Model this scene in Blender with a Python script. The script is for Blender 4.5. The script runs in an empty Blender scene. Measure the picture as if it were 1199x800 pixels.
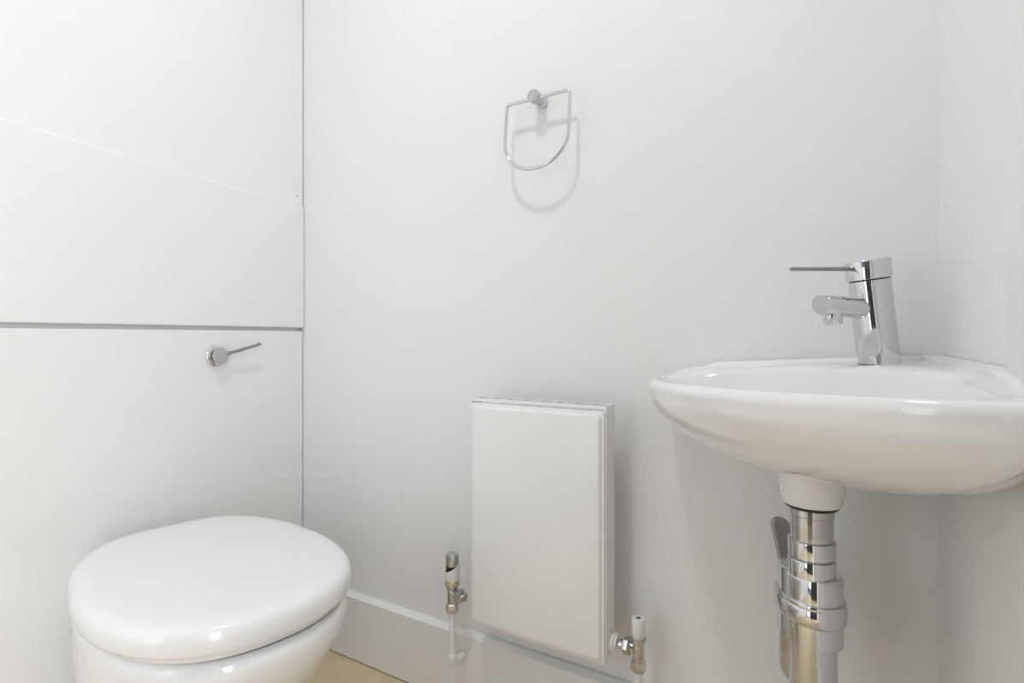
import bpy, bmesh, math, random
from mathutils import Vector, Matrix
PI = math.pi
S = bpy.context.scene
COL = S.collection

# ---------------------------------------------------------------- camera
cam_d = bpy.data.cameras.new('camera')
cam = bpy.data.objects.new('camera', cam_d); COL.objects.link(cam)
cam.location = (1.24, -0.976, 0.79)
cam.rotation_euler = (math.radians(90), 0, math.radians(30.9))
cam_d.sensor_width = 36; cam_d.lens = 36 * 640 / 1199; cam_d.clip_start = 0.01
S.camera = cam
S.view_settings.view_transform = 'Standard'
S.view_settings.look = 'None'
S.view_settings.gamma = 1
S.view_settings.use_curve_mapping = False
S.view_settings.exposure = 0.06

# ---------------------------------------------------------------- world and lights
W = bpy.data.worlds.new('world'); S.world = W; W.use_nodes = True
bg = W.node_tree.nodes['Background']
bg.inputs['Color'].default_value = (0.38, 0.62, 1.0, 1); bg.inputs['Strength'].default_value = 0.35
def area(name, loc, target, size, power, color, size_y=None, shape='DISK'):
    d = bpy.data.lights.new(name, 'AREA'); d.energy = power; d.size = size; d.color = color
    d.shape = shape
    if size_y: d.size_y = size_y
    o = bpy.data.objects.new(name, d); COL.objects.link(o); o.location = loc
    o.rotation_euler = (Vector(target) - Vector(loc)).to_track_quat('-Z', 'Y').to_euler()
    return o
area('downlight_lamp', (0.76, -0.82, 2.335), (0.76, -0.82, 0), 0.17, 6.2, (1.0, 0.998, 0.99))
area('added_doorway_fill', (1.75, -1.50, 0.92), (0.2, -1.0, 0.72), 0.50, 16.5, (0.97, 0.98, 1.0), 1.7, 'RECTANGLE')  # fill lamp added outside the right doorway to brighten the left panels
area('added_doorway_fill', (0.30, -2.25, 0.80), (0.75, -0.5, 0.45), 0.50, 4.5, (0.97, 0.98, 1.0), 1.5, 'RECTANGLE')  # second fill lamp, added behind the front opening to lift the lower walls

# ---------------------------------------------------------------- materials
def mat(name, col, rough=0.5, metal=0.0, bump=0.0, bscale=200, coat=0.0, var=0.0, vscale=6, spec=0.5):
    m = bpy.data.materials.new(name); m.use_nodes = True
    nt = m.node_tree; b = nt.nodes['Principled BSDF']
    b.inputs['Base Color'].default_value = (*col, 1)
    b.inputs['Roughness'].default_value = rough
    b.inputs['Metallic'].default_value = metal
    b.inputs['Specular IOR Level'].default_value = spec
    b.inputs['Coat Weight'].default_value = coat
    b.inputs['Coat Roughness'].default_value = 0.04
    tc = nt.nodes.new('ShaderNodeTexCoord')
    if bump:
        n = nt.nodes.new('ShaderNodeTexNoise'); n.inputs['Scale'].default_value = bscale
        n.inputs['Detail'].default_value = 3
        bp = nt.nodes.new('ShaderNodeBump'); bp.inputs['Strength'].default_value = bump
        bp.inputs['Distance'].default_value = 0.001
        nt.links.new(tc.outputs['Object'], n.inputs['Vector'])
        nt.links.new(n.outputs['Fac'], bp.inputs['Height'])
        nt.links.new(bp.outputs['Normal'], b.inputs['Normal'])
    if var:
        n = nt.nodes.new('ShaderNodeTexNoise'); n.inputs['Scale'].default_value = vscale
        n.inputs['Detail'].default_value = 4
        r = nt.nodes.new('ShaderNodeValToRGB')
        r.color_ramp.elements[0].position = 0.3; r.color_ramp.elements[1].position = 0.7
        r.color_ramp.elements[0].color = (*[c * (1 - var) for c in col], 1)
        r.color_ramp.elements[1].color = (*[min(1, c * (1 + var)) for c in col], 1)
        nt.links.new(tc.outputs['Object'], n.inputs['Vector'])
        nt.links.new(n.outputs['Fac'], r.inputs['Fac'])
        nt.links.new(r.outputs['Color'], b.inputs['Base Color'])
    return m
M = dict(
    wall=mat('wall_paint', (0.875, 0.875, 0.872), 0.55, bump=0.25, bscale=120, var=0.008, vscale=3),
    panel=mat('panel_paint', (0.885, 0.885, 0.878), 0.42, bump=0.2, bscale=90, var=0.006, vscale=3),
    gloss_paint=mat('gloss_paint', (0.88, 0.88, 0.876), 0.25, bump=0.1, bscale=60),
    ceiling=mat('ceiling_paint', (0.90, 0.90, 0.895), 0.8, bump=0.2),
    ceramic=mat('white_ceramic', (0.885, 0.885, 0.882), 0.12, coat=0.6),
    plastic_lid=mat('white_seat_plastic', (0.86, 0.86, 0.85), 0.16, coat=0.4),
    enamel=mat('white_radiator_enamel', (0.875, 0.875, 0.87), 0.3, coat=0.2),
    plastic=mat('white_plastic', (0.83, 0.83, 0.82), 0.35),
    chrome=mat('polished_chrome', (0.68, 0.685, 0.69), 0.06, 1.0),
    satin=mat('satin_chrome', (0.56, 0.56, 0.55), 0.28, 1.0),
    worn=mat('worn_chrome', (0.60, 0.595, 0.58), 0.14, 1.0, bump=0.15, bscale=60, var=0.10, vscale=35),
    nickel=mat('dull_nickel', (0.62, 0.615, 0.60), 0.22, 1.0, var=0.2, vscale=90),
    brass=mat('tarnished_brass', (0.62, 0.50, 0.32), 0.4, 0.6, var=0.2, vscale=120),
    rubber=mat('black_rubber', (0.02, 0.02, 0.02), 0.5),
    blade=mat('chrome_dark_reflection', (0.33, 0.33, 0.33), 0.2, 1.0),  # lever chrome, with a dark reflection put into its base colour
    dark=mat('dark_void', (0.10, 0.10, 0.10), 0.8),
    floor=mat('tan_vinyl', (0.72, 0.59, 0.39), 0.4, bump=0.2, bscale=80, var=0.07, vscale=14),
    leaf_dark=mat('reflected_leaf_dark', (0.04, 0.032, 0.026), 0.35, var=0.25, vscale=9),  # near-black, for the unseen leaf that the chrome reflects as a dark stripe
    grey_metal=mat('matt_grey_alloy', (0.42, 0.415, 0.40), 0.45, 0.6, var=0.1, vscale=60),
    lamp=mat('lamp_lens', (0.9, 0.9, 0.88), 0.3),
)
lb = M['lamp'].node_tree.nodes['Principled BSDF']
lb.inputs['Emission Color'].default_value = (1, 0.98, 0.94, 1); lb.inputs['Emission Strength'].default_value = 12

# ---------------------------------------------------------------- helpers
def obj(name, bm, m, parent=None, smooth=True, bevel=0.0, seg=3, sub=0, autos=40):
    bmesh.ops.recalc_face_normals(bm, faces=bm.faces)
    me = bpy.data.meshes.new(name); bm.to_mesh(me); bm.free()
    me.materials.append(M[m] if isinstance(m, str) else m)
    o = bpy.data.objects.new(name, me); COL.objects.link(o)
    if parent: o.parent = parent
    if smooth:
        for p in me.polygons: p.use_smooth = True
        if not sub: me.set_sharp_from_angle(angle=math.radians(autos))
    if bevel:
        b = o.modifiers.new('bevel', 'BEVEL'); b.width = bevel; b.segments = seg
        b.limit_method = 'ANGLE'; b.angle_limit = math.radians(35); b.harden_normals = False
    if sub:
        s = o.modifiers.new('subdivision', 'SUBSURF'); s.levels = sub; s.render_levels = sub
    return o
def thing(name, label, cat, loc=(0, 0, 0), rz=0, group=None):
    o = bpy.data.objects.new(name, None); COL.objects.link(o); o.location = loc
    o.rotation_euler = (0, 0, rz); o.empty_display_size = 0.03
    o['label'] = label; o['category'] = cat
    if group: o['group'] = group
    return o
def struct(name, bm, m, parent=None, **k):
    o = obj(name, bm, m, parent, **k)
    if not parent: o['kind'] = 'structure'
    return o
def box(bm, a, b):
    vs = [bm.verts.new((x, y, z)) for x in (a[0], b[0]) for y in (a[1], b[1]) for z in (a[2], b[2])]
    for f in ((0, 1, 3, 2), (4, 6, 7, 5), (0, 4, 5, 1), (2, 3, 7, 6), (0, 2, 6, 4), (1, 5, 7, 3)):
        bm.faces.new([vs[i] for i in f])
    return bm
def BX(a, b): return box(bmesh.new(), a, b)
def loft(bm, rings, cap0=True, cap1=True):
    vr = [[bm.verts.new(p) for p in r] for r in rings]
    n = len(vr[0])
    for a, b in zip(vr, vr[1:]):
        for i in range(n):
            bm.faces.new((a[i], a[(i + 1) % n], b[(i + 1) % n], b[i]))
    if cap0: bm.faces.new(vr[0][::-1])
    if cap1: bm.faces.new(vr[-1])
    return bm
def frame(d):
    d = Vector(d).normalized()
    up = Vector((0, 0, 1)) if abs(d.z) < 0.95 else Vector((1, 0, 0))
    x = d.cross(up).normalized(); y = d.cross(x).normalized()
    return x, y
def lathe(bm, prof, origin=(0, 0, 0), axis=(0, 0, 1), n=48, cap0=True, cap1=True, hexa=False):
    """prof: list of (radius, height along axis)"""
    ax = Vector(axis).normalized(); x, y = frame(ax); o = Vector(origin)
    rings = []
    for r, h in prof:
        ring = []
        for i in range(n):
            a = 2 * PI * i / n
            k = 1.0
            if hexa:
                s_ = (a % (PI / 3)) - PI / 6; k = math.cos(PI / 6) / math.cos(s_) * 1.06
            ring.append(o + ax * h + (x * math.cos(a) + y * math.sin(a)) * r * k)
        rings.append(ring)
    return loft(bm, rings, cap0, cap1)
def tube(bm, pts, r, n=16, closed=False, caps=True):
    pts = [Vector(p) for p in pts]; N = len(pts)
    rad = r if isinstance(r, (list, tuple)) else [r] * N
    tang = []
    for i in range(N):
        if closed: t = pts[(i + 1) % N] - pts[i - 1]
        else: t = pts[min(i + 1, N - 1)] - pts[max(i - 1, 0)]
        tang.append(t.normalized())
    x, y = frame(tang[0]); rings = []
    for i in range(N):
        t = tang[i]
        x = (x - t * x.dot(t)).normalized(); y = t.cross(x)
        rings.append([pts[i] + (x * math.cos(2 * PI * k / n) + y * math.sin(2 * PI * k / n)) * rad[i] for k in range(n)])
    if closed:
        rings.append(rings[0]); 
        vr = [[bm.verts.new(p) for p in q] for q in rings[:-1]]
        vr.append(vr[0])
        for a, b in zip(vr, vr[1:]):
            for i in range(n): bm.faces.new((a[i], a[(i + 1) % n], b[(i + 1) % n], b[i]))
        return bm
    return loft(bm, rings, caps, caps)
def smoothpath(pts, k=8, closed=False):
    pts = [Vector(p) for p in pts]; N = len(pts); out = []
    rng = range(N if closed else N - 1)
    for i in rng:
        if closed: p0, p1, p2, p3 = pts[i - 1], pts[i], pts[(i + 1) % N], pts[(i + 2) % N]
        else: p0, p1, p2, p3 = pts[max(i - 1, 0)], pts[i], pts[i + 1], pts[min(i + 2, N - 1)]
        for j in range(k):
            t = j / k
            out.append(0.5 * ((2 * p1) + (p2 - p0) * t + (2 * p0 - 5 * p1 + 4 * p2 - p3) * t * t + (3 * p1 - p0 - 3 * p2 + p3) * t ** 3))
    if not closed: out.append(pts[-1])
    return out

# ---------------------------------------------------------------- room shell
SK = 0.0507                     # the right wall runs out of square by about three degrees
def rx(y): return 1.361 - SK * y
YF, ZC = -1.95, 2.35
struct('floor', BX((-0.12, YF - 0.1, -0.05), (2.9, 0.1, 0.0)), 'floor', smooth=False)
struct('ceiling', BX((-0.12, YF - 0.1, ZC), (1.75, 0.1, ZC + 0.05)), 'ceiling', smooth=False)
struct('wall_back', BX((-0.12, 0, 0), (1.75, 0.1, ZC)), 'wall', smooth=False)
struct('wall_left', BX((-0.12, YF, 0), (-0.0185, 0, ZC)), 'wall', smooth=False)
bm = bmesh.new()
box(bm, (-0.12, YF - 0.1, 0), (0.03, YF, ZC)); box(bm, (0.03, YF - 0.1, 2.02), (0.58, YF, ZC)); box(bm, (0.58, YF - 0.1, 0), (1.75, YF, ZC))  # opening added in the unseen front wall to let fill light in
struct('wall_front', bm, 'wall', smooth=False)
def rwall(bm, y0, y1, z0, z1, t=0.1):
    lo = [(rx(y0), y0), (rx(y1), y1), (rx(y1) + t, y1), (rx(y0) + t, y0)]
    return loft(bm, [[(x, y, z0) for x, y in lo], [(x, y, z1) for x, y in lo]])
bm = bmesh.new()
rwall(bm, -1.16, 0, 0, ZC); rwall(bm, -1.86, -1.16, 2.05, ZC); rwall(bm, YF, -1.86, 0, ZC)
struct('wall_right', bm, 'wall', smooth=False)
# lining of the door opening in the right wall, and architrave
bm = bmesh.new()
for y0, y1, z0, z1 in ((-1.20, -1.16, 0, 2.05), (-1.86, -1.82, 0, 2.05), (-1.82, -1.20, 2.01, 2.05)):
    lo = [(rx(y0) - 0.012, y0), (rx(y1) - 0.012, y1), (rx(y1) + 0.11, y1), (rx(y0) + 0.11, y0)]
    loft(bm, [[(x, y, z0) for x, y in lo], [(x, y, z1) for x, y in lo]])
struct('door_1', bm, 'gloss_paint', smooth=False, bevel=0.003)
bm = BX((0.60, YF + 0.001, 0.002), (1.42, YF + 0.035, 1.98))
struct('dark_reflection_leaf', bm, 'leaf_dark', smooth=False, bevel=0.003)  # unseen dark leaf added so the chrome picks up a dark stripe
# painted lining board on the right wall beside the basin
bm = bmesh.new()
lo = [(rx(-0.315) - 0.006, -0.315), (rx(-0.315) + 0.002, -0.315), (rx(-1.155) + 0.002, -1.155), (rx(-1.155) - 0.006, -1.155)]
loft(bm, [[(x, y, 0.7440) for x, y in lo], [(x, y, 2.349) for x, y in lo]])
struct('trim_1', bm, 'gloss_paint', smooth=False, bevel=0.002)

# skirting board along the back wall
def skirting_profile(t=0.016, h=0.160):
    return [(0, 0), (t, 0), (t, h - 0.009), (t - 0.010, h), (0, h)]
pr = skirting_profile()
bm = loft(bmesh.new(), [[(x, -d - 0.0005, z + 0.003) for d, z in pr] for x in (0.001, 1.360)])
struct('baseboard_back', bm, 'gloss_paint', autos=20)
bm = loft(bmesh.new(), [[(rx(y) - d - 0.0005, y, z + 0.003) for d, z in pr] for y in (-0.0175, -1.155)])
struct('baseboard_right', bm, 'gloss_paint', autos=30)

# ---------------------------------------------------------------- boxed-in cistern panels on the left
def board(y0, y1, zs0, zs1, x0, x1):
    """board in the plane of the left side, lower edge heights zs0, upper edge zs1 (at y0, y1)"""
    bm = bmesh.new()
    q = [(y0, zs0[0]), (y1, zs0[1]), (y1, zs1[1]), (y0, zs1[0])]
    return loft(bm, [[(x0, y, z) for y, z in q], [(x1, y, z) for y, z in q]])
t = thing('cistern_panel', 'lower white boxing panel behind the toilet, carrying the flush lever', 'panel', (0, 0, 0))
obj('board', board(-1.9, -0.0025, (0.002, 0.002), (0.8048, 0.8183), -0.018, 0.0), 'panel', t, smooth=False, bevel=0.0015)
obj('batten', board(-1.9, -0.0025, (0.8052, 0.8187), (0.8130, 0.8264), -0.018, -0.0135), 'panel', t, smooth=False)
t = thing('cistern_panel', 'middle white boxing panel between the dark horizontal gap and the sloping joint', 'panel', (0, 0, 0.82))
obj('board', board(-1.9, -0.0012, (-0.0066, 0.0068), (0.4059, 0.3304), -0.018, 0.006), 'panel', t, smooth=False, bevel=0.0040)
t = thing('cistern_panel', 'upper white boxing panel above the sloping joint, with two small nail holes', 'panel', (0, 0, 1.15))
obj('board', board(-1.9, -0.0035, (0.0761, 0.0006), (ZC - 1.1505, ZC - 1.1505), -0.018, 0.0012), 'panel', t, smooth=False)
for y, z in ((-0.022, 0.028), (-0.022, 0.60)):
    obj('nail_hole', lathe(bmesh.new(), [(0.0016, 0), (0.0016, 0.0008), (0.0007, 0.001)], (0.0013, y, z), (1, 0, 0), 12), 'dark', t)

# ---------------------------------------------------------------- flush lever
t = thing('flush_lever', 'chrome flush lever with round boss on the lower white panel', 'flush lever', (0.0, -0.241, 0.757))
obj('escutcheon', lathe(bmesh.new(), [(0.0235, 0.0002), (0.0245, 0.002), (0.0245, 0.004), (0.022, 0.0062), (0.0145, 0.0066)], (0, 0, 0), (1, 0, 0)), 'chrome', t)
obj('collar', lathe(bmesh.new(), [(0.0140, 0.0062), (0.0140, 0.011)], (0, 0, 0), (1, 0, 0)), 'rubber', t)
obj('boss', lathe(bmesh.new(), [(0.0150, 0.0105), (0.0175, 0.0120), (0.0175, 0.0215), (0.0162, 0.0232), (0.010, 0.0236)], (0, 0.001, 0), (1, 0, 0)), 'satin', t)
bm = bmesh.new()
tube(bm, smoothpath([(0.017, 0.013, 0.003), (0.020, 0.028, 0.008), (0.024, 0.050, 0.014), (0.028, 0.094, 0.0270)], 6),
     [0.0075 - 0.0040 * min(1, i / 6) for i in range(19)], 14)
obj('lever', bm, 'blade', t)

# ---------------------------------------------------------------- toilet
def egg(L, Wd, tm, nb, tp, nf, N=36, inset=0.0):
    half = []
    L2, W2 = L - 2 * inset, Wd - 2 * inset
    for i in range(N + 1):
        a = PI * i / N
        cx, sy = -math.cos(a), math.sin(a)
        n = nb if cx < 0 else nf
        x = math.copysign(abs(cx) ** (2 / n), cx) * (tm if cx < 0 else 1 - tm) * L2 + tm * L2
        y = abs(sy) ** (2 / n) * W2 / 2
        if x < tm * L2: y *= 1 - tp * ((tm * L2 - x) / (tm * L2)) ** 2
        half.append((x + inset, y))
    return half + [(x, -y) for x, y in half[-2:0:-1]]
LID = (0.502, 0.372, 0.505, 4.6, 0.34, 2.35)
T = thing('toilet', 'white back-to-wall toilet with closed lid under the flush lever', 'toilet', (0.1135, -0.4040, 0), -0.2108)
def ering(z, inset=0.0, dx=0, sc=1.0, pr_=LID):
    return [(x + dx, y * sc, z) for x, y in egg(*pr_, inset=inset)]
# bowl
bm = bmesh.new()
rings = []
def bowl_ring(z, L, wf, wb, back=-0.065, tm=0.50, nf=2.3):
    """front egg width wf, rear width wb, rear face at x = back (against the panel)"""
    N = 36; half = []
    mid = back + (L - back) * tm
    for i in range(N + 1):
        a = PI * i / N; cx, sy = -math.cos(a), math.sin(a)
        if cx < 0:
            x = mid - abs(cx) ** (2 / 5.0) * (mid - back)
            k = (mid - x) / (mid - back)
            y = abs(sy) ** (2 / 5.0) * (wf + (wb - wf) * k * k * (3 - 2 * k)) / 2
        else:
            x = mid + abs(cx) ** (2 / nf) * (L - mid); y = abs(sy) ** (2 / nf) * wf / 2
        half.append((x, y))
    return [(x, y + 0.004 - 0.012 * min(1, max(0, (0.35 - z) / 0.12)), z) for x, y in half + [(x, -y) for x, y in half[-2:0:-1]]]
spec = [(0.3812, 0.478, 0.340, 0.290), (0.3837, 0.489, 0.350, 0.292), (0.381, 0.498, 0.358, 0.292), (0.372, 0.502, 0.362, 0.292), (0.350, 0.499, 0.358, 0.290),
        (0.32, 0.480, 0.349, 0.292), (0.28, 0.455, 0.330, 0.290), (0.23, 0.418, 0.300, 0.285), (0.17, 0.375, 0.245, 0.265),
        (0.10, 0.350, 0.225, 0.255), (0.03, 0.350, 0.225, 0.250), (0.004, 0.356, 0.230, 0.252), (0.0005, 0.352, 0.226, 0.248)]
tw = math.sin(0.2108)
loft(bm, [bowl_ring(z, L, wf, wb) for z, L, wf, wb in spec])
obj('bowl', bm, 'ceramic', T, autos=60)
# seat ring and lid
bm = bmesh.new()
loft(bm, [ering(0.3845, 0.030), ering(0.3845, 0.018), ering(0.386, 0.0155), ering(0.393, 0.0155), ering(0.3950, 0.018), ering(0.3950, 0.030)])
obj('seat', bm, 'plastic_lid', T)
bm = bmesh.new()
loft(bm, [ering(0.3985, 0.012), ering(0.3965, 0.005), ering(0.3985, 0.0015), ering(0.404, 0.0), ering(0.418, 0.0), ering(0.4255, 0.0018), ering(0.4305, 0.0060), ering(0.4335, 0.0125),
          ering(0.4355, 0.024), ering(0.4368, 0.045), ering(0.4378, 0.08), ering(0.438, 0.13)])
obj('lid', bm, 'plastic_lid', T, autos=75)
for s in (-1, 1):
    bm = bmesh.new()
    lathe(bm, [(0.008, -0.018), (0.010, -0.016), (0.010, 0.016), (0.008, 0.018)], (0.012, s * 0.062, 0.400), (0, 1, 0), 20)
    box(bm, (0.003, s * 0.062 - 0.012, 0.3840), (0.022, s * 0.062 + 0.012, 0.400))
    obj('hinge', bm, 'plastic_lid', T, bevel=0.001)

# ---------------------------------------------------------------- radiator
R = thing('radiator', 'small white panel radiator hung low on the back wall', 'radiator', (0.7535, 0, 0.232))
HW, HH = 0.1415, 0.437
# casing: back panel, side covers, convector
bm = BX((-HW + 0.006, -0.052, 0.012), (HW - 0.006, -0.044, HH - 0.012))
obj('back_panel', bm, 'enamel', R, bevel=0.002)
for s in (-1, 1):
    obj('side_cover', BX((s * (HW - 0.0005) - 0.0012, -0.083, 0.010), (s * (HW - 0.0005) + 0.0012, -0.043, HH + 0.0065)), 'enamel', R, bevel=0.001)
# front panel with rolled edge
def rrect(w, h, r, y, z0, n=6):
    pts = []
    for cx, cz, a0 in ((w - r, h - r, 0), (-w + r, h - r, PI / 2), (-w + r, r, PI), (w - r, r, 1.5 * PI)):
        for i in range(n + 1):
            a = a0 + PI / 2 * i / n
            pts.append((cx + r * math.cos(a), y, cz + r * math.sin(a) + z0))
    return pts
rg = []
for y, ins, r in ((-0.072, 0.0, 0.004), (-0.084, 0.0, 0.004), (-0.0875, 0.001, 0.004), (-0.0885, 0.004, 0.005), (-0.0885, 0.0055, 0.005), (-0.0905, 0.0065, 0.005), (-0.0925, 0.0085, 0.005), (-0.093, 0.0115, 0.006)):
    rg.append(rrect(HW - 0.001 - ins, HH - 2 * ins, r, y, ins))
obj('front_panel', loft(bmesh.new(), rg), 'enamel', R, autos=50)
# convector fins behind the front panel
bm = bmesh.new()
nf = 21
for i in range(nf):
    x = -HW + 0.02 + (2 * HW - 0.04) * i / (nf - 1)
    box(bm, (x - 0.0006, -0.071, 0.03), (x + 0.0006, -0.053, HH - 0.09))
obj('convector', bm, 'enamel', R, smooth=False)
# top grille
bm = bmesh.new()
gz = HH + 0.0090
box(bm, (-HW, -0.0835, gz - 0.0062), (HW, -0.0795, gz)); box(bm, (-HW, -0.0460, gz - 0.004), (HW, -0.0430, gz))
box(bm, (-HW, -0.0640, gz - 0.0060), (HW, -0.0632, gz - 0.0045))
for i in range(9):
    x = -HW + 0.0015 + (2 * HW - 0.003) * i / 8
    box(bm, (x - 0.0018, -0.0795, gz - 0.003), (x + 0.0018, -0.0460, gz - 0.0003))
obj('top_grille', bm, 'enamel', R, bevel=0.0005)
for s in (-1, 1):
    bm = bmesh.new()
    box(bm, (s * 0.085 - 0.012, -0.044, 0.05), (s * 0.085 + 0.012, -0.0010, 0.38))
    obj('wall_bracket', bm, 'enamel', R, bevel=0.001)
# bleed plug at top left, pipe tappings at the bottom corners
obj('bleed_plug', lathe(bmesh.new(), [(0.006, 0), (0.006, 0.003), (0.003, 0.004)], (-HW - 0.0012, -0.045, 0.415), (-1, 0, 0), 16), 'nickel', R)
for s in (-1, 1):
    o = obj('tapping', lathe(bmesh.new(), [(0.0170, 0), (0.0170, 0.006), (0.0160, 0.0085), (0.0135, 0.0095), (0.0120, 0.013)], (s * (HW - 0.001), -0.058, 0.029), (s, 0, 0), 28), 'enamel', R)

def valve_common(t, s, zc):
    """tee body, union towards the radiator (direction s) at local height zc, compression nut below"""
    obj('valve_body', lathe(bmesh.new(), [(0.0095, zc - 0.020), (0.0102, zc - 0.018), (0.0102, zc + 0.010), (0.0120, zc + 0.012), (0.0132, zc + 0.016), (0.0132, zc + 0.020)], (0, 0, 0), (0, 0, 1), 32), 'nickel', t)
    obj('branch', lathe(bmesh.new(), [(0.0085, 0.006), (0.0092, 0.014), (0.0080, 0.015), (0.0080, 0.034)], (0, 0, zc), (s, 0, 0), 24), 'worn', t)
    obj('union_nut', lathe(bmesh.new(), [(0.0100, 0.0125), (0.0135, 0.0145), (0.0142, 0.0190), (0.0135, 0.0250), (0.0100, 0.0275)], (0, 0, zc), (s, 0, 0), 24, hexa=True), 'worn', t, autos=25)
    obj('compression_nut', lathe(bmesh.new(), [(0.0100, zc - 0.038), (0.0122, zc - 0.0365), (0.0128, zc - 0.029), (0.0122, zc - 0.0205), (0.0100, zc - 0.019)], (0, 0, 0), (0, 0, 1), 24, hexa=True), 'nickel', t, autos=25)
# thermostatic valve on the left
V = thing('thermostatic_valve', 'thermostatic valve with silver cap and white collar left of the radiator', 'valve', (0.5445, -0.058, 0.232))
valve_common(V, 1, 0.029)
obj('brass_ring', lathe(bmesh.new(), [(0.0135, 0.0492), (0.0150, 0.0500), (0.0150, 0.0560), (0.0140, 0.0585)], (0, 0, 0), (0, 0, 1), 32), 'brass', V)
# sleeve with its slanting cut top
bm = bmesh.new(); n = 40
ro, ri = 0.0152, 0.0141
def slant(a): return 0.0855 + 0.0085 * math.cos(a - 0.75)
loft(bm, [[(0.0138 * math.cos(2 * PI * i / n), 0.0138 * math.sin(2 * PI * i / n), 0.0585) for i in range(n)],
          [(ro * math.cos(2 * PI * i / n), ro * math.sin(2 * PI * i / n), 0.0630) for i in range(n)],
          [(ro * math.cos(2 * PI * i / n), ro * math.sin(2 * PI * i / n), slant(2 * PI * i / n)) for i in range(n)],
          [(ri * math.cos(2 * PI * i / n), ri * math.sin(2 * PI * i / n), slant(2 * PI * i / n)) for i in range(n)],
          [(ri * math.cos(2 * PI * i / n), ri * math.sin(2 * PI * i / n), 0.0660) for i in range(n)]])
obj('sleeve', bm, 'plastic', V, autos=35)
obj('inner_ring', lathe(bmesh.new(), [(0.0130, 0.0662), (0.0130, 0.0895)], (0, 0, 0), (0, 0, 1), 32), 'rubber', V)
obj('cap', lathe(bmesh.new(), [(0.0132, 0.0895), (0.0136, 0.0905), (0.0136, 0.1105), (0.0126, 0.1130), (0.0095, 0.1142)], (0, 0, 0), (0, 0, 1), 40), 'satin', V)
# lockshield valve on the right
V = thing('lockshield_valve', 'lockshield valve with plain white cap right of the radiator', 'valve', (0.9440, -0.058, 0.232))
valve_common(V, -1, 0.029)
obj('cap', lathe(bmesh.new(), [(0.0105, 0.0490), (0.0112, 0.0500), (0.0118, 0.0800), (0.0110, 0.0825), (0.0045, 0.0830), (0.0042, 0.080), (0.003, 0.0795)], (0, 0, 0), (0, 0, 1), 40), 'plastic', V)
obj('cap_screw', lathe(bmesh.new(), [(0.0043, 0.0798), (0.0043, 0.0826)], (0, 0, 0), (0, 0, 1), 16), 'dark', V)
# supply pipes: down from the valve, collar, elbow into the skirting
for x, lab in ((0.5445, 'white supply pipe below the silver-capped valve, bending into the skirting'),
               (0.9440, 'white supply pipe below the white-capped valve')):
    t = thing('supply_pipe', lab, 'pipe', (x, -0.058, 0.125))
    obj('pipe', tube(bmesh.new(), [(0, 0, 0.003), (0, 0, 0.1005)], 0.0066, 20), 'gloss_paint', t)
    obj('elbow', tube(bmesh.new(), smoothpath([(0, 0, 0.008), (0, 0, 0.001), (0.0, 0.004, -0.005), (0.0, 0.013, -0.009), (0.0, 0.0395, -0.010)], 5), 0.0078, 20), 'gloss_paint', t)
    obj('collar', lathe(bmesh.new(), [(0.0078, 0), (0.0094, 0.001), (0.0094, 0.007), (0.0078, 0.008)], (0, 0, 0.002), (0, 0, 1), 28), 'gloss_paint', t)

# ---------------------------------------------------------------- towel ring
t = thing('towel_ring', 'chrome D-shaped towel ring on a round post high on the back wall', 'towel ring', (0.7270, 0, 1.2705))
obj('wall_rose', lathe(bmesh.new(), [(0.0115, 0.0003), (0.0122, 0.001), (0.0122, 0.008), (0.0105, 0.0115)], (0, 0, 0), (0, -1, 0), 36), 'chrome', t)
obj('post', lathe(bmesh.new(), [(0.0100, 0.011), (0.0100, 0.022), (0.0122, 0.0245), (0.0125, 0.040), (0.0113, 0.0415)], (0, 0, 0), (0, -1, 0), 40), 'satin', t)
wl, wr, zt, zs = -0.0640, 0.0765, -0.0035, -0.083
pts = [(-0.0, zt)] + [(wl + 0.012, zt)]
ring = []
for cx, cz, r, a0, a1 in ((wr - 0.008, zt - 0.008, 0.008, PI / 2, 0),):
    for i in range(7): a = a0 + (a1 - a0) * i / 6; ring.append((cx + r * math.cos(a), cz + r * math.sin(a)))
for i in range(1, 6): ring.append((wr, zt - 0.008 - (abs(zs) - 0.0115) * i / 6))
cx0, rw = (wl + wr) / 2, (wr - wl) / 2
for i in range(33):
    a = -PI * i / 32; ring.append((cx0 + rw * math.cos(a), zs + 0.062 * math.sin(a)))
for i in range(1, 6): ring.append((wl, zs + (abs(zs) - 0.0115) * i / 6))
for i in range(7): a = PI - PI / 2 * i / 6; ring.append((wl + 0.008 + 0.008 * math.cos(a), zt - 0.008 + 0.008 * math.sin(a)))
for i in range(1, 10): ring.append((wl + 0.008 + (wr - wl - 0.016) * i / 10, zt))
tilt = 0.09
obj('ring', tube(bmesh.new(), [(x, -0.032 + tilt * z, z) for x, z in ring], 0.0034, 14, closed=True), 'chrome', t)

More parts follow.
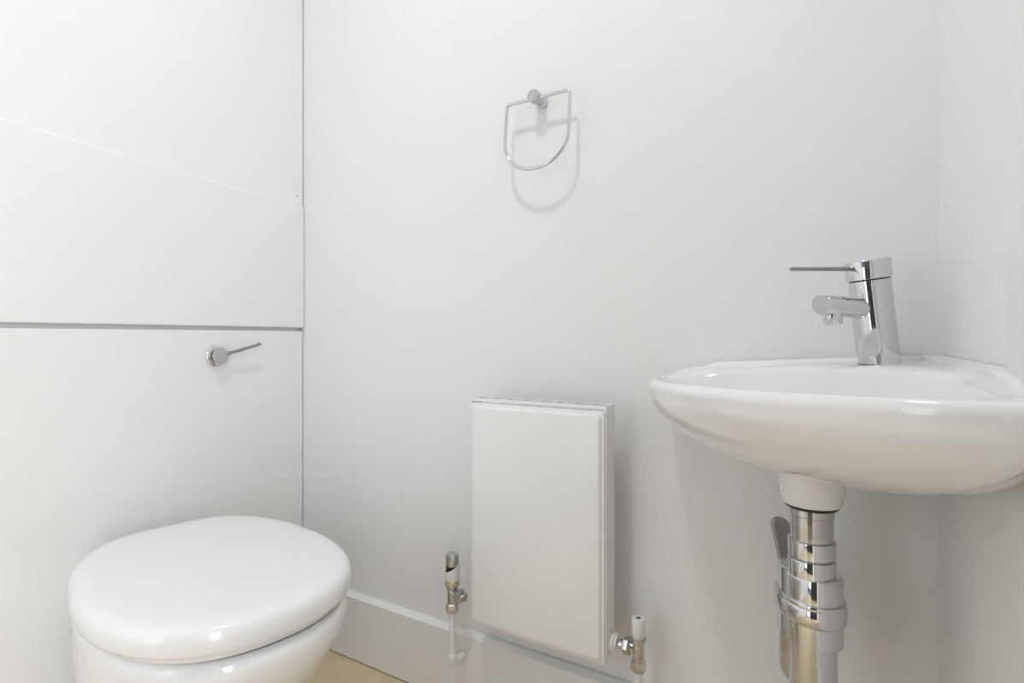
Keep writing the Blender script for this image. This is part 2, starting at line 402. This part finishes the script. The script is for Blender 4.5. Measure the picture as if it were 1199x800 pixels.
# ---------------------------------------------------------------- corner basin
def su(s, u, z): return (1.361 - s + SK * u, -u, z)
def lerp_tab(tab, v):
    if v <= tab[0][0]: return tab[0][1]
    for (a, fa), (b, fb) in zip(tab, tab[1:]):
        if v <= b: 
            k = (v - a) / (b - a); return fa + (fb - fa) * k
    return tab[-1][1]
B = thing('basin', 'white ceramic corner washbasin with raised back ledge under the chrome tap', 'basin', (0, 0, 0))
G = 0.0015
front = smoothpath([(0.335, G, 0), (0.365, 0.010, 0), (0.382, 0.035, 0), (0.388, 0.075, 0), (0.380, 0.15, 0), (0.348, 0.23, 0), (0.295, 0.305, 0),
                    (0.225, 0.370, 0), (0.15, 0.412, 0), (0.08, 0.440, 0), (0.035, 0.448, 0), (0.010, 0.444, 0), (G, 0.425, 0)], 8)
poly = [(p.x, p.y) for p in front]
poly += [(G, 0.425 - (0.425 - G) * i / 16) for i in range(1, 16)] + [(G, G)] + [(G + (0.335 - G) * i / 16, G) for i in range(1, 16)]
CS, CU = 0.205, 0.215
def ray_poly(cx, cy, a):
    dx, dy = math.cos(a), math.sin(a); best = None
    for i in range(len(poly)):
        x1, y1 = poly[i - 1]; x2, y2 = poly[i]
        ex, ey = x2 - x1, y2 - y1
        den = dx * ey - dy * ex
        if abs(den) < 1e-12: continue
        t_ = ((x1 - cx) * ey - (y1 - cy) * ex) / den
        q = ((x1 - cx) * dy - (y1 - cy) * dx) / den
        if t_ > 0 and -1e-6 <= q <= 1 + 1e-6: best = t_ if best is None else max(best, t_)
    return best
NA = 144
angs = [2 * PI * i / NA for i in range(NA)]
# put samples exactly at the room corner
ca = math.atan2(G - CU, G - CS) % (2 * PI)
angs[min(range(NA), key=lambda i: abs(angs[i] - ca))] = ca
outer = [(CS + ray_poly(CS, CU, a) * math.cos(a), CU + ray_poly(CS, CU, a) * math.sin(a)) for a in angs]
def wallness(s, u):
    w = 0.0
    if u < 0.02: w = max(w, min(1, max(0, (0.325 - s) / 0.022)))
    if s < 0.02: w = max(w, min(1, max(0, (0.425 - u) / 0.14)))
    return w * w * (3 - 2 * w)
wn = [wallness(*p) for p in outer]
def h_ledge(s, u): return 0.0175 + 0.055 * s + 0.021 * u
def h_rim(s, u): return 0.0430 + 0.034 * s - (0.0145 * max(0.0, 1 - u / 0.05 - max(0.0, s - 0.335) / 0.09) if s > 0.25 else 0.0)
def wallside(s, u):
    w = 0.0
    if u < 0.02: w = max(w, min(1, max(0, (0.335 - s) / 0.12)))
    if s < 0.02: w = max(w, min(1, max(0, (0.440 - u) / 0.10)))
    return w * w * (3 - 2 * w)
def topz(i, s, u, drop=0.0):
    w = wn[i]
    return 0.79 - (h_ledge(s, u) * w + h_rim(s, u) * (1 - w)) - drop
# opening of the bowl
OS, OU = 0.218, 0.238
def opening(a):
    """superellipse about (OS, OU), turned 45 degrees, pulled away from the corner"""
    b = a
    dx, dy = math.cos(b), math.sin(b)
    p = (dx + dy) / math.sqrt(2); q = (-dx + dy) / math.sqrt(2)     # p: away from the corner, q: across
    A = 0.128 if p > 0 else 0.142; Bq = 0.250 if q > 0 else 0.228
    n = 2.25
    return 1 / ((abs(p) / A) ** n + (abs(q) / Bq) ** n) ** (1 / n)
inner = []
for a, o_ in zip(angs, outer):
    ang = math.atan2(o_[1] - OU, o_[0] - OS)
    r = opening(ang); d = math.hypot(o_[0] - OS, o_[1] - OU)
    r = min(r, d - 0.022)
    inner.append((OS + r * math.cos(ang), OU + r * math.sin(ang)))
def deckz(s, u):
    base = 0.79 - (0.0245 + 0.055 * s + 0.012 * u)
    rim = 0.79 - h_rim(s, u) - 0.0005
    k = min(1, max(0, (s + u - 0.20) / 0.22)); k = k * k * (3 - 2 * k)
    return base * (1 - k) + rim * k
DRS, DRU = 0.160, 0.160
rings = []
def ring_between(f, zf, src, dst):
    out = []
    for i in range(NA):
        s = src[i][0] + (dst[i][0] - src[i][0]) * f; u = src[i][1] + (dst[i][1] - src[i][1]) * f
        out.append(su(s, u, zf(i, s, u)))
    return out
def inset(d):
    """points moved d inwards from the outer outline"""
    out = []
    for i in range(NA):
        x0, y0 = outer[i - 1]; x1, y1 = outer[(i + 1) % NA]
        tx, ty = x1 - x0, y1 - y0; l = math.hypot(tx, ty); nx, ny = -ty / l, tx / l
        vx, vy = OS - outer[i][0], OU - outer[i][1]; m = math.hypot(vx, vy); vx, vy = vx / m, vy / m
        k = d / max(0.5, nx * vx + ny * vy)
        gap = math.hypot(outer[i][0] - inner[i][0], outer[i][1] - inner[i][1]); k = min(k, gap * d / 0.0225)
        out.append((outer[i][0] + vx * k, outer[i][1] + vy * k))
    return out
def inset_of(i, d): return ins_cache[d][i]
ins_cache = {}
def IN(d):
    if d not in ins_cache: ins_cache[d] = inset(d)
    return ins_cache[d]
def mix(a, b, k): return [(p[0] + (q[0] - p[0]) * k, p[1] + (q[1] - p[1]) * k) for p, q in zip(a, b)]
def R_(pts, zf): return [su(p[0], p[1], zf(i, p[0], p[1])) for i, p in enumerate(pts)]
lw = [(o_, w) for o_, w in zip(outer, wn)]
# underside: from the drain foot outwards and up to the rim
def under(rho):
    """rho 0 at the drain, 1 at the outer edge"""
    out = []
    for i in range(NA):
        o_ = outer[i]; s = DRS + (o_[0] - DRS) * rho; u = DRU + (o_[1] - DRU) * rho
        edge = 0.79 - (h_rim(*o_)) - 0.022 - 0.052 * wallside(*o_)
        bot = 0.622
        k = max(0.0, 1 - rho ** 2.3) ** (1 / 1.55)
        out.append(su(s, u, edge + (bot - edge) * k))
    return out
for rho in (0.02, 0.15, 0.3, 0.45, 0.58, 0.69, 0.78, 0.86, 0.92, 0.96, 0.985, 0.997):
    rings.append(under(rho))
A_ = outer
for ins, dz in ((0.0, 0.0175), (-0.0015, 0.013), (-0.002, 0.009), (-0.0005, 0.0045), (0.003, 0.0012)):
    pp = []
    q = IN(max(ins, 0.0001)) if ins > 0 else None
    zz = IN(0.004)
    pts_ = []
    for i in range(NA):
        o_ = outer[i]; vx, vy = o_[0] - zz[i][0], o_[1] - zz[i][1]
        d = -ins / 0.004 * (1 - wn[i])
        pts_.append((o_[0] + vx * d, o_[1] + vy * d))
    rings.append(R_(pts_, lambda i, s, u, dz=dz: topz(i, s, u, dz if wn[i] < 0.5 else dz * 0.15)))
rings.append(R_(IN(0.006), lambda i, s, u: topz(i, s, u, 0.0)))
rings.append(R_(IN(0.011), lambda i, s, u: topz(i, s, u, 0.0002)))
# step from the ledge down to the deck (only on the wall sides)
def z_deck(i, s, u): return deckz(s, u) if wn[i] > 0.5 else min(deckz(s, u), topz(i, s, u, 0.0003))
rings.append(R_(mix(IN(0.015), inner, 0.0), lambda i, s, u: (topz(i, s, u) * 0.5 + z_deck(i, s, u) * 0.5)))
rings.append(R_(mix(IN(0.018), inner, 0.05), z_deck))
rings.append(R_(mix(IN(0.018), inner, 0.5), lambda i, s, u: deckz(s, u)))
def zin(drop): return lambda i, s, u: (deckz(s, u) if wn[i] > 0.01 else topz(i, s, u)) * 1 - drop - 0.001
def zmix(drop): return lambda i, s, u: deckz(s, u) - drop
rings.append(R_(inner, zmix(0.001)))
def shrink(pts, k): return [(DRS + (p[0] - DRS) * k, DRU + (p[1] - DRU) * k) for p in pts]
for k, dr in ((0.975, 0.004), (0.95, 0.010), (0.92, 0.020), (0.88, 0.033), (0.80, 0.050), (0.68, 0.066), (0.5, 0.079), (0.3, 0.087), (0.1, 0.091)):
    zb = zmix(0)
    pts_ = shrink(inner, k)
    kk = min(1, dr / 0.04)
    rings.append([su(p[0], p[1], (zb(i, *inner[i])) * (1 - kk) + 0.745 * kk - dr) for i, p in enumerate(pts_)])
bm = bmesh.new(); loft(bm, rings)
obj('bowl', bm, 'ceramic', B, autos=70)
dx, dy, _ = su(DRS, DRU, 0)
obj('plug_hole', lathe(bmesh.new(), [(0.021, 0), (0.020, 0.0015), (0.014, 0.0015), (0.012, -0.004)], (dx, dy, 0.6545), (0, 0, 1), 32), 'chrome', B)

# ---------------------------------------------------------------- basin tap
tx, ty, _ = su(0.0779, 0.0779, 0)
dz0 = deckz(0.0779, 0.0779)
dirv = Vector((-(1 - SK), -1, 0)).normalized()
side = Vector((0, 0, 1)).cross(dirv)
TP = thing('mixer_tap', 'chrome single-lever mixer tap standing on the corner basin', 'tap', (tx, ty, dz0 - 0.001))
lean = dirv * 0.0175 + Vector((0, 0, 0.116))
ax = lean.normalized()
def ell_ring(c, r, nrm, n=56):
    x, y = frame(nrm); return [c + (x * math.cos(2 * PI * i / n) + y * math.sin(2 * PI * i / n)) * r for i in range(n)]
bm = bmesh.new()
rr = []
rr.append(ell_ring(Vector((0, 0, 0.0)), 0.0252, (0, 0, 1)))
rr.append(ell_ring(Vector((0, 0, 0.002)), 0.0256, (0, 0, 1)))
for k in (0.25, 0.5, 0.75, 0.98): rr.append(ell_ring(lean * k, 0.0256 - 0.0006 * k, Vector((0, 0, 1)).lerp(ax, k)))
loft(bm, rr); obj('body', bm, 'chrome', TP)
obj('neck_groove', lathe(bmesh.new(), [(0.0240, 0), (0.0240, 0.003)], lean * 0.975, ax, 48), 'rubber', TP)
obj('head', lathe(bmesh.new(), [(0.0258, 0), (0.0273, 0.001), (0.0273, 0.0245), (0.0262, 0.0260), (0.0150, 0.0264)], lean * 0.992, ax, 56), 'chrome', TP)
lv0 = lean * 1.0 + ax * 0.0135
lever = bmesh.new()
a0 = lv0 + dirv * 0.024 - Vector((0, 0, 0.001)); a1 = lv0 + dirv * 0.128 + Vector((0, 0, -0.0050))
tube(lever, [a0, a0 + (a1 - a0) * 0.5, a0 + (a1 - a0) * 0.97, a1], [0.0031, 0.0027, 0.0025, 0.0018], 16)
obj('lever', lever, 'blade', TP)
# spout
sp0 = Vector((0, 0, 0.0745)) + dirv * 0.008
sp1 = Vector((0, 0, 0.0785)) + dirv * 0.100
bm = bmesh.new()
nrm = (dirv + Vector((0, 0, -0.18))).normalized()
rr = [ell_ring(sp0, 0.0150, dirv), ell_ring(sp0.lerp(sp1, 0.35), 0.0142, dirv), ell_ring(sp0.lerp(sp1, 0.9), 0.0138, dirv),
      ell_ring(sp1 - dirv * 0.001, 0.0136, nrm), ell_ring(sp1, 0.0128, nrm)]
loft(bm, rr); obj('spout', bm, 'chrome', TP)
obj('aerator', lathe(bmesh.new(), [(0.0108, 0), (0.0112, 0.004), (0.0112, 0.0175), (0.0102, 0.0195), (0.0085, 0.0195), (0.0085, 0.0165)], sp1 - dirv * 0.0195 + Vector((0, 0, -0.006)), (-dirv.x * 0.16, -dirv.y * 0.16, -1), 36), 'chrome', TP)

# ---------------------------------------------------------------- waste trap under the basin
TR = thing('bottle_trap', 'chrome bottle trap with oblong stepped housing below the basin', 'trap', (dx, dy, 0.30))
def st(prof, **k): return lathe(bmesh.new(), [(r, h - 0.30) for r, h in prof], **k)
obj('waste_nut', st([(0.0385, 0.627), (0.0405, 0.622), (0.0400, 0.612), (0.0378, 0.591), (0.0355, 0.5815), (0.0330, 0.578), (0.025, 0.577)]), 'ceramic', TR)
obj('gasket', st([(0.0315, 0.5775), (0.0322, 0.5760), (0.0300, 0.5735), (0.024, 0.5735)]), 'rubber', TR)
obj('inlet_pipe', st([(0.0262, 0.5733), (0.0262, 0.5640), (0.0252, 0.5630), (0.0252, 0.470)]), 'worn', TR)
obj('slip_nut', st([(0.0262, 0.5325), (0.0282, 0.5315), (0.0285, 0.5290), (0.0280, 0.5110), (0.0265, 0.5100)]), 'chrome', TR)
obj('lower_nut', st([(0.0262, 0.5085), (0.0280, 0.5075), (0.0286, 0.5050), (0.0282, 0.4860), (0.0262, 0.4850)]), 'chrome', TR)
disp = Vector((-0.030, 0.040, 0))
axd = disp.normalized(); axs = Vector((-axd.y, axd.x, 0))
def stadium(r, z, n=48):
    a_ = r + 0.0105; c = disp * 0.25 + Vector((0.0045, 0.0027, 0)); out = []
    for i in range(n):
        a = 2 * PI * i / n; ca_, sa_ = math.cos(a), math.sin(a)
        out.append(c + axd * a_ * math.copysign(abs(ca_) ** 0.88, ca_) + axs * r * math.copysign(abs(sa_) ** 0.88, sa_) + Vector((0, 0, z - 0.30)))
    return out
obj('housing', loft(bmesh.new(), [stadium(0.0275, 0.486), stadium(0.0300, 0.4885), stadium(0.0325, 0.4865), stadium(0.0335, 0.482), stadium(0.0340, 0.440), stadium(0.0340, 0.40)]), 'chrome', TR, autos=50)
obj('band', loft(bmesh.new(), [stadium(0.0345, 0.4555), stadium(0.0368, 0.4550), stadium(0.0376, 0.4525), stadium(0.0370, 0.4500), stadium(0.0380, 0.4485), stadium(0.0376, 0.4310), stadium(0.0362, 0.4275), stadium(0.0345, 0.4265)]), 'chrome', TR, autos=40)
# twin lower chambers
bm = bmesh.new()
c1 = disp * 0.62 + Vector((0.004, 0.002, 0))
lathe(bm, [(0.0265, 0.130), (0.0265, 0.050), (0.0250, 0.040), (0.0200, 0.031), (0.010, 0.028)], c1 + Vector((0, 0, 0)), (0, 0, 1), 48)
obj('rear_chamber', bm, 'worn', TR)
bm = bmesh.new()
lathe(bm, [(0.0280, 0.130), (0.0280, 0.010), (0.026, 0.003), (0.018, 0.0)], -disp * 0.06, (0, 0, 1), 48)
obj('front_chamber', bm, 'chrome', TR)
# moulded clip on the seam of the two chambers
cdir = (Vector((1.24, -0.976, 0)) - Vector((dx, dy, 0))).normalized()
# outlet arm going back to the wall, with flat rounded end seen left of the pipe
bm = bmesh.new()
oc = Vector((1.180 - dx, -0.079 - dy, 0.145))
n = 14
prof2 = []
for i in range(n + 1):
    a = PI * i / n; prof2.append((0.0130 * math.cos(a), 0.078 + 0.0130 * math.sin(a)))
prof2 = [(0.0130, -0.02)] + prof2 + [(-0.0130, -0.02)]
vx = Vector((0.80, 0.60, 0)); vn = Vector((-0.60, 0.80, 0)); up = (Vector((0, 0, 1)) - vx * 0.22).normalized()
rgs = []
for k, sc in ((-0.004, 0.93), (-0.003, 1.0), (0.003, 1.0), (0.004, 0.93)):
    rgs.append([oc + vn * k + vx * x * sc + up * z for x, z in prof2])
loft(bm, rgs)
obj('outlet_lug', bm, 'grey_metal', TR, autos=40)
bm = bmesh.new()
yb = -dy
tube(bm, [disp * 0.9 + Vector((0, 0, 0.150)), Vector((disp.x * 0.95, yb - 0.030, 0.150)), Vector((disp.x * 0.95, yb - 0.0012, 0.150))], 0.0165, 28)
obj('outlet_pipe', bm, 'chrome', TR)

# ---------------------------------------------------------------- ceiling downlights
t = None
r = thing('downlight', 'round recessed downlight in the white ceiling', 'ceiling light', (0.76, -0.82, ZC))
obj('bezel', lathe(bmesh.new(), [(0.100, 0), (0.100, -0.004), (0.096, -0.006), (0.088, -0.005), (0.088, 0)], (0, 0, 0), (0, 0, 1), 40, cap0=False, cap1=False), 'satin', r)
obj('lens', lathe(bmesh.new(), [(0.0875, -0.001), (0.0875, -0.003)], (0, 0, 0), (0, 0, 1), 40), 'lamp', r)
